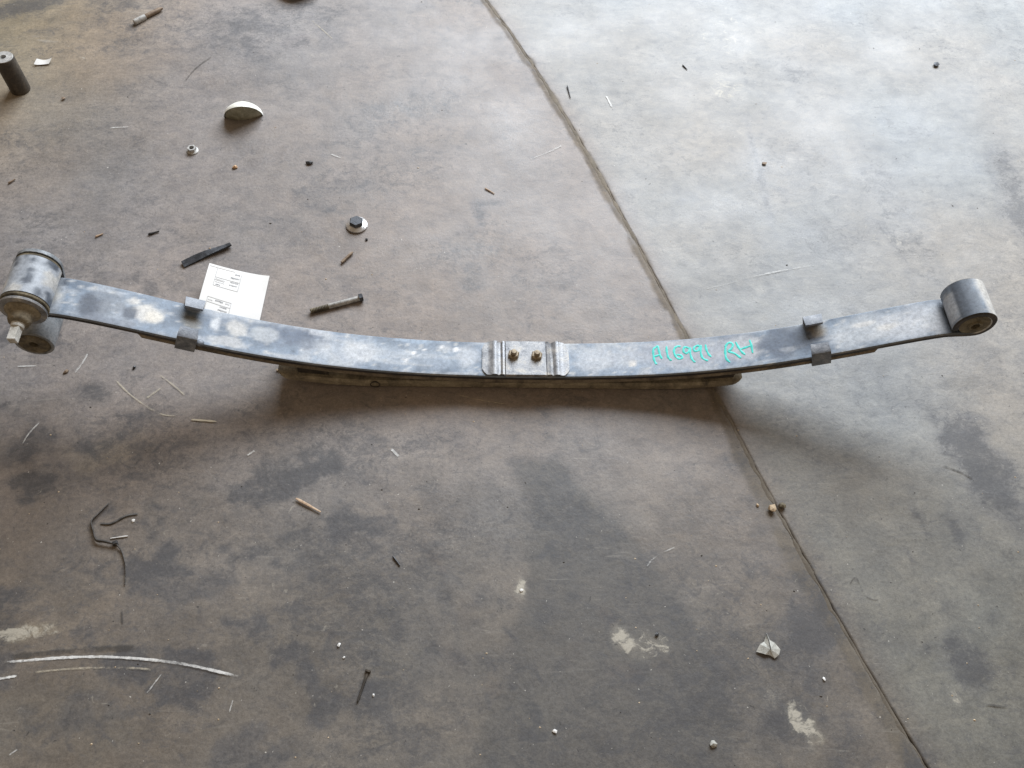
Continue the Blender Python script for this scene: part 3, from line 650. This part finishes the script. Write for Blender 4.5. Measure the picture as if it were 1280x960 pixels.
mb = MB(); lathe(mb, EL+Vector((0, -.0397, 0)), (0, -1, 0), [(.006, .0), (.0205, .0), (.0200, .0018), (.0150, .005), (.0135, .014), (.0118, .0175), (.0085, .019), (0, .019)], 36, jit=.03); mb.build('collar', M['mud'], shackle)
mb = MB(); lathe(mb, EL+Vector((0, -.058, 0)), (0, -1, 0), [(0, -.09), (.0078, -.09), (.0078, .004), (.007, .006), (0, .006)], 24)
prism(mb, [(-.0048, -.0048), (.0048, -.0048), (.0048, .0048), (-.0048, .0048)], EL+Vector((0, -.0635, 0)), (1, 0, 0), (0, 0, 1), (0, -.0205, 0), bev=.001)
mb.build('squared_pin', M['pale_steel'], shackle, autos=25)
mb = MB(); lathe(mb, SB+Vector((0, -.0345, 0)), (0, 1, 0), [(.0205, 0.0005), (.0232, -.0005), (.0245, .001), (.0245, .069), (.0205, .069)], 44); mb.build('bush_tube', M['shackle'], shackle)
mb = MB(); lathe(mb, SB+Vector((0, -.0345, 0)), (0, 1, 0), [(0, .006), (.0050, .006), (.0056, -.0005), (.0095, -.0014), (.0185, -.0012), (.0205, .0012), (.0205, .04), (0, .04)], 40, jit=.01); mb.build('rubber_bush', M['rubber_mud'], shackle)

# paint-pen marking A16991 RH, each character laid on the curved leaf
def on_leaf(u, v, h=.0005):
    z = .06
    for _ in range(14): p = at(u, v, z); z = ztop(p.x)+h
    return p
chars = [[[(100, 172), (100, 225), (106, 285), (122, 325), (138, 342)], [(100, 178), (120, 165), (146, 152), (158, 190), (172, 245), (192, 285)], [(96, 265), (128, 255), (172, 240)]],
         [[(240, 152), (244, 205), (256, 260), (275, 288), (298, 300)]],
         [[(390, 150), (352, 152), (325, 176), (320, 212), (336, 252), (362, 280), (395, 282), (408, 262), (386, 244), (350, 240)]],
         [[(476, 168), (440, 158), (420, 182), (428, 215), (456, 224), (484, 196), (490, 164), (494, 225), (512, 285), (546, 322)]],
         [[(590, 142), (550, 150), (530, 178), (546, 202), (580, 192), (604, 142), (606, 215), (628, 278), (684, 304)]],
         [[(656, 132), (666, 185), (690, 235), (718, 264)]],
         [[(872, 152), (868, 215), (878, 280), (918, 322)], [(866, 158), (895, 118), (932, 114), (948, 140), (930, 180), (900, 205), (965, 226), (1036, 276)]],
         [[(978, 104), (1008, 160), (1046, 212), (1080, 240)], [(1126, 84), (1144, 135), (1160, 222)], [(1018, 186), (1075, 166), (1150, 142)]]]
for ch in chars:
    mb = MB()
    for stt in ch:
        q = catmull([(805+a/8.533, 415+b/8.533, 0) for a, b in stt], 7); Q = [on_leaf(p.x, p.y) for p in q]; vs = []; fs = []
        for i, p in enumerate(Q):
            d = (Q[min(i+1, len(Q)-1)]-Q[max(i-1, 0)]).normalized(); nr = Vector((-d.y, d.x, 0)).normalized(); w = .00155*(1.0+.18*math.sin(i*.7+len(Q)))*(1 if 0 < i < len(Q)-1 else .55)
            for k in (-1, 0, 1):
                pp = p+nr*w*k; vs.append(Vector((pp.x, pp.y, ztop(pp.x)+(.00065 if k == 0 else .0002))))
            if i: fs += [((i-1)*3, (i-1)*3+1, i*3+1, i*3), ((i-1)*3+1, (i-1)*3+2, i*3+2, i*3+1)]
        mb.add(vs, fs)
    mb.build('painted_character', M['teal'], main)

# ------------------------------------------------------------------ paper tag tucked behind the spring
def z_tag(s, t): return .0012+.027*(1-s)**1.5*(1-.15*t)+.003*math.sin(t*2.2)*(1-s)
TLp, TRp, BRp, BLp = at(262, 329, .028), at(337, 345, .0012), at(325, 399.5, .0012), at(249, 374, .027)
def tagp(s, t, h=0):
    t2 = t*1.42                                  # the sheet goes on under the leaf
    a = TLp.lerp(BLp+(BRp-TRp-(BLp-TLp))*.35, t2); b = TRp.lerp(BRp, t2); p = a.lerp(b, s); return Vector((p.x, p.y, z_tag(s, t)+h))
paper = thing('paper_tag', 'white printed paper tag tucked behind the spring beside the left clip', 'paper tag', tagp(.5, .5))
mb = MB(); n = 16; vs = [tagp(i/n, j/n, h) for h in (0, .0004) for j in range(n+1) for i in range(n+1)]; k = (n+1)**2; fs = []
for j in range(n):
    for i in range(n):
        a = j*(n+1)+i; fs += [(a, a+n+1, a+n+2, a+1), (k+a, k+a+1, k+a+n+2, k+a+n+1)]
for i in range(n):
    for a, b in ((i, i+1), (n*(n+1)+i+1, n*(n+1)+i), ((i+1)*(n+1), i*(n+1)), (i*(n+1)+n, (i+1)*(n+1)+n)): fs.append((a, b, b+k, a+k))
mb.add(vs, fs); mb.build('sheet', M['paper'], paper)
def ink(name, rects, mat):
    mb = MB()
    for s0, t0, s1, t1 in rects:
        m_ = max(1, int((s1-s0)/.05)); vs = []; fs = []
        for i in range(m_+1):
            s = s0+(s1-s0)*i/m_; vs += [tagp(s, t0/1.42, .0007), tagp(s, t1/1.42, .0007)]
            if i: fs.append((2*i-2, 2*i, 2*i+1, 2*i-1))
        mb.add(vs, fs)
    mb.build(name, mat, paper)['kind'] = 'stuff'
def words(s0, s1, t, h):
    out = []; s = s0
    while s < s1:
        w = random.uniform(.008, .016); out.append((s, t+random.uniform(-.003, .003), min(s+w, s1), t+h*random.uniform(.75, 1.1))); s += w+.006
    return out
ink('printed_text', words(.44, .52, .105, .032)+words(.38, .52, .20, .035)+words(.39, .52, .315, .026)+words(.385, .51, .385, .026)+words(.18, .25, .455, .028)+words(.24, .36, .83, .036)+words(.33, .44, .945, .03)+words(.31, .45, 1.02, .03), M['ink'])
ink('printed_frame', [(.14, .29, .54, .30), (.14, .50, .54, .51), (.14, .07, .148, .50), (.535, .10, .543, .50), (.14, .36, .30, .37), (.11, .80, .49, .81), (.11, .80, .118, 1.1), (.484, .80, .492, 1.1), (.11, .92, .49, .93), (.02, .055, .42, .063)]+words(.16, .30, .33, .018)+words(.16, .30, .40, .018)+words(.40, .47, .84, .03)+words(.13, .2, .86, .03), M['ink_pale'])

# ------------------------------------------------------------------ things lying about on the floor
def pv(u, v, z=0.0): return at(u, v, z)
# broken half of a white dome, cut side toward the viewer
c = pv(305, 146); R_ = .0335
cap = thing('half_dome', 'white plastic dome half with an olive cut face on the far left floor', 'plastic dome', c)
th0 = math.radians(9); ex_, ey_ = Vector((math.cos(th0), math.sin(th0), 0)), Vector((-math.sin(th0), math.cos(th0), 0)); mb = MB(); vs = []; fs = []; na, nb = 28, 12
for j in range(nb+1):
    for i in range(na+1):
        a_, b_ = math.pi*i/na, math.pi/2*j/nb; r_ = R_*(1+.012*math.sin(5*a_))
        vs.append(c+ex_*(r_*math.cos(a_)*math.cos(b_))+ey_*(r_*.92*math.sin(a_)*math.cos(b_)-.0006-.52*R_*.98*math.sin(b_))+Vector((0, 0, R_*1.12*math.sin(b_))))
for j in range(nb):
    for i in range(na):
        q = j*(na+1)+i; fs.append((q, q+1, q+na+2, q+na+1))
mb.add(vs, fs); mb.build('shell', M['white_plastic'], cap)
mb = MB(); vs = []; fs = []; nr_ = 6
for j in range(nr_+1):
    for i in range(na+1):
        a_ = math.pi*i/na; q = j/nr_; bul = -.0095*(1-q*q)-.52*R_*.965*q*math.sin(a_)+.001
        vs.append(c+ex_*(R_*.95*q*math.cos(a_))+ey_*(bul)+Vector((0, 0, R_*1.06*q*math.sin(a_))))
for j in range(nr_):
    for i in range(na):
        q = j*(na+1)+i; fs.append((q, q+1, q+na+2, q+na+1))
mb.add(vs, fs); mb.build('cut_face', M['olive'], cap)
# flange nut
c = pv(241, 189); nut = thing('flange_nut', 'small silvery flange nut standing on the floor below the white cap', 'nut', c)
mb = MB(); lathe(mb, c, (0, 0, 1), [(.0045, 0), (.0098, 0), (.0100, .0018), (.0075, .0036), (.0045, .0036)], 28); mb.build('flange', M['zinc'], nut)
mb = MB(); n = 6; prof = hexagon(.0074, .25); vs = []; fs = []
for h in (.003, .0085):
    vs += [c+Vector((x, y, h)) for x, y in prof]; vs += [c+Vector((x*.62, y*.62, h)) for x, y in prof]
for k in range(6):
    j = (k+1) % 6; fs += [(k, j, 12+j, 12+k), (12+k, 12+j, 18+j, 18+k), (6+k, 18+k, 18+j, 6+j)]
mb.add(vs, fs); mb.build('hex_body', M['zinc'], nut, smooth=False)
# flanged bolt head
c = pv(446, 282); fb = thing('flange_bolt', 'dark hex flange bolt with a shiny rim, head up behind the spring', 'bolt', c)
mb = MB(); lathe(mb, c, (0, 0, 1), [(0, 0), (.0160, 0), (.0176, .0014), (.0174, .003), (.0135, .0056), (.0115, .0064), (0, .0064)], 36); mb.build('flange', M['bright'], fb)
mb = MB(); prism(mb, hexagon(.0118, .5), c+Vector((0, 0, .005)), (1, 0, 0), (0, 1, 0), (0, 0, .0075), bev=.0016); mb.build('hex_head', M['dark_steel'], fb, autos=25)
# long bolt lying
a, b = pv(388, 389, .0042), pv(449, 373, .0042); d = (b-a).normalized()
lb = thing('long_bolt', 'long rusty bolt with a pale shank lying just behind the spring', 'bolt', ((a+b)/2).to_tuple()[:2]+(0,))
th = a.lerp(b, .38); mb = MB(); prof = [(0, 0)]; Lt = (th-a).length; k = 0
while k*.0012 < Lt: prof.append((.0042 if k % 2 else .0034, k*.0012)); k += 1
lathe(mb, a, d, prof+[(.0036, Lt)], 12); mb.build('thread', M['rubber_mud'], lb)
mb = MB(); lathe(mb, th, d, [(.0036, -.001), (.0042, 0), (.0042, (b-th).length), (0, (b-th).length)], 16); mb.build('shank', M['zinc'], lb)
x_, y_, _ = frame_of(d); mb = MB(); prism(mb, hexagon(.0066, .2), b+Vector((0, 0, .0014)), x_, y_, d*.0058, bev=.0008); mb.build('hex_head', M['dark_steel'], lb, autos=25)
# flat black strip
a, b = pv(229, 332), pv(289, 307); d = (b-a); d.z = 0; L_ = d.length; d.normalize(); y_ = Vector((-d.y, d.x, 0)); mb = MB(); vs = []; fs = []
for i in range(15):
    t = i/14; p = a+d*(L_*t)+y_*(.0006*math.sin(t*5)); w = .0052*(1.08-.32*t); z = .0004+.0012*math.sin(math.pi*t)**2+.0022*t; tw = .35*math.sin(t*4+.5)
    for s, h in ((-1, 0), (1, 0), (1, .0032), (-1, .0032)): vs.append(p+y_*(s*w)+Vector((0, 0, max(0, z+h+s*w*tw))))
    if i: fs += [((i-1)*4+k, (i-1)*4+(k+1) % 4, i*4+(k+1) % 4, i*4+k) for k in range(4)]
fs += [(0, 3, 2, 1), (56, 57, 58, 59)]; mb.add(vs, fs)
tag(mb.build('metal_strip', M['dark_steel'], loc=((a+b)/2).to_tuple(), autos=30), 'flat dark blue-black metal strip lying above the paper tag', 'metal strip')
def rod(name, p, q, r, mat, label, cat, taper=1.0, head=None, bend=0, flat=1.0, z=None, n=8, group=None):
    a, b = pv(*p, r), pv(*q, r); pts = [a.lerp(b, t/6)+Vector((0, 0, bend*math.sin(math.pi*t/6))) for t in range(7)]
    mb = MB(); tube(mb, pts, [r*(1-(1-taper)*t/6)*(.85+.3*random.random())*(.45 if t == 0 and not head else 1) for t in range(7)], n, flat=flat)
    if head: lathe(mb, a, a-b, [(0, -.001), (head, -.001), (head, .0012), (0, .0018)], 12)
    return tag(mb.build(name, mat, loc=((a+b)/2-Vector((0, 0, r))).to_tuple()), label, cat, group)
rod('steel_pin', (441, 315), (427, 328), .0026, M['rust'], 'short rusty steel pin lying between the flange bolt and the long bolt', 'pin', .8)
rod('splinter', (185, 293), (199, 289), .0019, M['black_plastic'], 'tiny black splinter left of the metal strip', 'splinter', .6)
rod('wood_splinter', (370, 623), (401, 640), .0026, M['wood'], 'pale wood splinter lying in front of the spring', 'splinter', .35, flat=.55)
rod('nail', (460, 839), (447, 877), .0018, M['rubber'], 'thin dark rusty nail lying at the near edge of the floor', 'nail', .7, head=.0036)
rod('twig', (709, 107), (713, 122), .0016, M['black_plastic'], 'tiny dark twig lying just right of the floor joint, far side', 'twig', .5)
rod('twig', (491, 695), (500, 707), .0016, M['black_plastic'], 'tiny black twig beside the tread print in front of the spring', 'twig', .6)
rod('twig', (853, 81), (859, 87), .0014, M['black_plastic'], 'tiny dark twig alone on the bright far right slab', 'twig', .5)
rod('metal_sliver', (10, 229), (19, 224), .0018, M['rust'], 'small reddish sliver lying near the left edge of the floor', 'sliver', .5)
rod('wood_sliver', (119, 296), (129, 292), .0016, M['wood'], 'small brown wood sliver above the left arm of the spring', 'sliver', .5)
rod('wood_sliver', (606, 235), (618, 242), .0014, M['wood'], 'pale wood sliver lying on the far floor left of the joint', 'sliver', .5)
# chisel-like bolt, far left
a, b = pv(168, 28, .005), pv(203, 10, .005); d = (b-a).normalized(); dr = thing('drill_bit', 'grey steel punch with a brown tip lying at the far left', 'punch', ((a+b)/2).to_tuple()[:2]+(0,))
m_ = a.lerp(b, .38); mb = MB(); lathe(mb, a, d, [(0, 0), (.0048, .0), (.0055, .002), (.0055, (m_-a).length), (0, (m_-a).length)], 14); mb.build('shank', M['zinc'], dr)
mb = MB(); lathe(mb, m_, d, [(.004, -.001), (.0042, 0), (.0042, (b-m_).length*.8), (.0022, (b-m_).length), (0, (b-m_).length)], 14); mb.build('tip', M['rust'], dr)
dr.name = 'steel_punch'
# paper scrap
c = pv(55, 79); mb = MB(); vs = []; fs = []
for h in (0, .0006):
    for j in range(4):
        for i in range(6):
            s, t = i/5-.5, j/3-.5; vs.append(c+Vector((s*.026+.003*t, t*.013+s*.004, .001+.003*(s*2)**2*(1+t)+.0008*random.random()+h)))
for j in range(3):
    for i in range(5):
        q = j*6+i; fs += [(q, q+6, q+7, q+1), (24+q, 25+q, 31+q, 30+q)]
bd = [(i, i+1) for i in range(5)]+[(5+6*j, 11+6*j) for j in range(3)]+[(23-i, 22-i) for i in range(5)]+[(18-6*j, 12-6*j) for j in range(3)]
fs += [(x, y, y+24, x+24) for x, y in bd]; mb.add(vs, fs)
tag(mb.build('paper_scrap', M['paper'], loc=c.to_tuple()), 'small white crumpled paper scrap beside the upright sleeve', 'paper scrap')
# upright steel sleeve at the left edge
c = pv(26, 112); sl = thing('steel_sleeve', 'dark upright steel sleeve with a pale end at the left edge', 'sleeve', c)
H = .068; mb = MB(); lathe(mb, c, (0, 0, 1), [(.010, 0), (.0165, 0), (.0170, .002), (.0170, H-.002), (.0160, H)], 32); mb.build('body', M['sleeve'], sl)
mb = MB(); lathe(mb, c, (0, 0, 1), [(.0160, H), (.0155, H+.0008), (.010, H+.0006), (.0052, H+.0012), (.0050, H-.02), (0, H-.02)], 32); mb.build('end_ring', M['zinc'], sl)
# dark round rubber foot cut off by the top edge
c = pv(376, -17); pk = thing('rubber_puck', 'dark round rubber block cut off by the top edge of the picture', 'rubber block', c)
mb = MB(); lathe(mb, c, (0, 0, 1), [(0, 0), (.040, 0), (.043, .004), (.043, .022), (.039, .027), (.02, .028), (0, .028)], 36); mb.build('block', M['rubber'], pk)
mb = MB(); lathe(mb, c, (0, 0, 1), [(0.007, .027), (.013, .027), (.012, .031), (.007, .031)], 20); mb.build('boss', M['rust'], pk)
# torn black plastic band on the left
bt = thing('plastic_strap', 'torn dark plastic strap curled on the near left floor', 'strap', pv(135, 675))
def ribbon(name, pts, h0, th, mat, par):
    q = catmull([(u, v, z) for u, v, z in pts], 6); Q = [at(p.x, p.y, p.z) for p in q]; vs = []; fs = []
    for i, p in enumerate(Q):
        d = (Q[min(i+1, len(Q)-1)]-Q[max(i-1, 0)]); d.z = 0; d.normalize(); nr = Vector((-d.y, d.x, 0)); hh = h0*(.45+.55*math.sin(math.pi*(i+1)/(len(Q)+1)))
        for s, z in ((-1, 0), (1, 0), (1, 1), (-1, 1)): vs.append(p+nr*(s*th+z*hh*.45)+Vector((0, 0, z*hh)))
        if i: fs += [((i-1)*4+k, (i-1)*4+(k+1) % 4, i*4+(k+1) % 4, i*4+k) for k in range(4)]
    fs += [(0, 3, 2, 1), tuple(len(vs)-4+k for k in range(4))]
    mb = MB(); mb.add(vs, fs); return mb.build(name, mat, par)
ribbon('curled_band', [(136, 629, .001), (124, 641, .001), (114, 652, .001), (116, 664, .001), (120, 676, .002), (130, 678, .003), (146, 681, .003)], .0045, .0007, M['strap'], bt)
ribbon('tail', [(146, 681, .003), (152, 690, .001), (156, 704, .001), (157, 716, .001), (156, 731, .001)], .0028, .0006, M['strap'], bt)
mb = MB(); box(mb, pv(145, 680)+Vector((0, 0, .0032)), (.006, .005, .006), .4, bev=.0012); mb.build('knot', M['black_plastic'], bt)
tag(ribbon('plastic_shred', [(126, 655, .0005), (140, 655, .0005), (158, 646, .0005), (172, 643, .0005)], .0022, .0009, M['strap'], None), 'thin grey plastic shred lying beside the curl of the torn strap', 'plastic shred')
rod('white_stick', (160, 670), (138, 673), .0012, M['white_chip'], 'tiny white stick touching the torn plastic strap', 'stick', .5)
# dry grey leaf
c = pv(960, 812); mb = MB(); out = [(-.017, -.003), (-.011, .006), (-.004, .010), (.001, .021), (.004, .012), (.009, .008), (.015, -.001), (.012, -.008), (.006, -.012), (.001, -.008), (-.006, -.007)]
vs = [c+Vector((x*.95, y*.95, .0012+.006*abs(x)*40*(.3+.7*random.random())*.25+.003*random.random())) for x, y in out]; vs.append(c+Vector((.001, -.001, .0055))); n = len(out)
vs2 = [v+Vector((0, 0, -.0006)) for v in vs]; fs = [(k, (k+1) % n, n) for k in range(n)]; fs += [(a+n+1, c2+n+1, b+n+1) for a, b, c2 in fs]
fs += [(k, (k+1) % n, (k+1) % n+n+1, k+n+1) for k in range(n)]; mb.add(vs+vs2, fs)
lf = thing('dry_leaf', 'crumpled pale grey leaf fragment lying in front of the spring near the joint', 'leaf', c)
mb.build('blade', M['grey_leaf'], lf, smooth=False)
mb = MB(); tube(mb, [c+Vector((0, .019, .004)), c+Vector((.0005, .008, .0075)), c+Vector((.001, -.002, .0075))], .0006, 6); mb.build('midrib', M['black_plastic'], lf)
# stones and chips
def chunk(name, u, v, s, mat, label, cat, flat=.45, sub=1, group=None, seed=0):
    c = pv(u, v); bm = bmesh.new(); bmesh.ops.create_icosphere(bm, subdivisions=sub, radius=1); rn = random.Random(seed or int(u*31+v)); k = pxm(u, v)
    a = rn.uniform(0, 3.1); ca, sa = math.cos(a), math.sin(a); el = rn.uniform(.6, .95)
    for vv in bm.verts:
        f = rn.uniform(.55, 1.2); x, y, z = vv.co*f; y *= el
        vv.co = Vector(((x*ca-y*sa)*s*k, (x*sa+y*ca)*s*k, (z+.85)*s*k*flat))
    me = bpy.data.meshes.new(name); bm.to_mesh(me); bm.free(); me.materials.append(mat)
    o = bpy.data.objects.new(name, me); C.objects.link(o); o.location = c
    return tag(o, label, cat, group)
chunk('stone', 965, 638, 6.5, M['stone'], 'small tan stone sitting in the floor joint in front of the spring', 'stone', .7)
chunk('stone', 947, 632, 3.2, M['stone'], 'tiny pale stone just left of the tan stone in the joint', 'stone')
chunk('dirt_clod', 977, 633, 6, M['rubber_mud'], 'dark dirt clod behind the tan stone in the joint', 'dirt clod', .5)
chunk('white_chip', 693, 914, 3.6, M['white_chip'], 'bright white chip near the bottom edge, middle of the floor', 'chip')
chunk('white_chip', 1030, 849, 3, M['white_chip'], 'white chip lying between the dry leaf and the joint', 'chip')
chunk('white_chip', 424, 806, 3.4, M['white_chip'], 'upper of two white chips left above the rusty nail', 'chip')
chunk('white_chip', 430, 822, 2.8, M['white_chip'], 'lower of two white chips left above the rusty nail', 'chip')
chunk('white_chip', 467, 869, 2.6, M['white_chip'], 'tiny white chip just right of the rusty nail', 'chip')
chunk('white_chip', 652, 738, 3.5, M['white_chip'], 'white plaster chip on the pale spot in front of the spring', 'chip', .35)
chunk('white_chip', 167, 651, 3, M['white_chip'], 'tiny white chip right of the curled plastic strap', 'chip')
chunk('plaster_crumb', 891, 930, 5.5, M['grey_leaf'], 'grey plaster crumb near the bottom edge right of the middle', 'crumb', .5)
chunk('orange_chip', 294, 210, 4.6, M['orange_chip'], 'small orange chip right below the flange nut', 'chip', .5)
chunk('black_chip', 387, 205, 5.5, M['black_plastic'], 'small black chip right of the orange chip', 'chip', .35)
chunk('pale_chip', 348, 463, 3.2, M['stone'], 'pale chip just left of the overload leaf end', 'chip')
chunk('dark_chip', 1169, 82, 5, M['dark_steel'], 'small dark chip on the bright far right floor', 'chip', .4)
chunk('dark_chip', 168, 460, 3.6, M['black_plastic'], 'tiny dark chip under the left arm of the spring', 'chip', .5)
chunk('dark_chip', 80, 124, 3.2, M['rust'], 'tiny brown chip right of the upright sleeve', 'chip', .5)
chunk('dark_chip', 821, 793, 3.4, M['black_plastic'], 'tiny black chip beside the pale dusty patch', 'chip', .5)
chunk('dark_chip', 458, 300, 2.8, M['black_plastic'], 'tiny dark chip just below the flange bolt', 'chip', .5)
chunk('red_chip', 955, 205, 3.2, M['rust'], 'tiny reddish chip on the pale slab above the right arm', 'chip', .5)
chunk('rust_flake', 83, 465, 4, M['rust'], 'brown rust flake on the floor below the left eye', 'flake', .4)
# fine grit strewn over the whole floor, too small to count
mb = MB(); rn = random.Random(5); lists = {0: MB(), 1: MB()}
for i in range(420):
    u, v = rn.uniform(-60, 1340), rn.uniform(-40, 1000); p = pv(u, v); s = abs(rn.gauss(.0005, .0006))+.0003; w = 0 if rn.random() < .55 else 1
    vs = [p+Vector((rn.uniform(-1, 1)*s, rn.uniform(-1, 1)*s, 0)) for _ in range(3)]; vs = [p+Vector((s*math.cos(a+rn.uniform(-.5, .5)), s*math.sin(a)*rn.uniform(.5, 1), 0)) for a in (0, 1.6, 3.1, 4.7)]
    vs.append(p+Vector((0, 0, s*.5))); lists[w].add(vs, [(0, 1, 4), (1, 2, 4), (2, 3, 4), (3, 0, 4), (3, 2, 1, 0)])
for w, nm, mt, lb_ in ((0, 'pale_grit', M['stone'], 'fine pale grit strewn over the concrete floor'), (1, 'dark_grit', M['rubber'], 'fine dark grit strewn over the concrete floor')):
    o = lists[w].build(nm, mt, smooth=False); o['kind'] = 'stuff'; tag(o, lb_, 'grit')
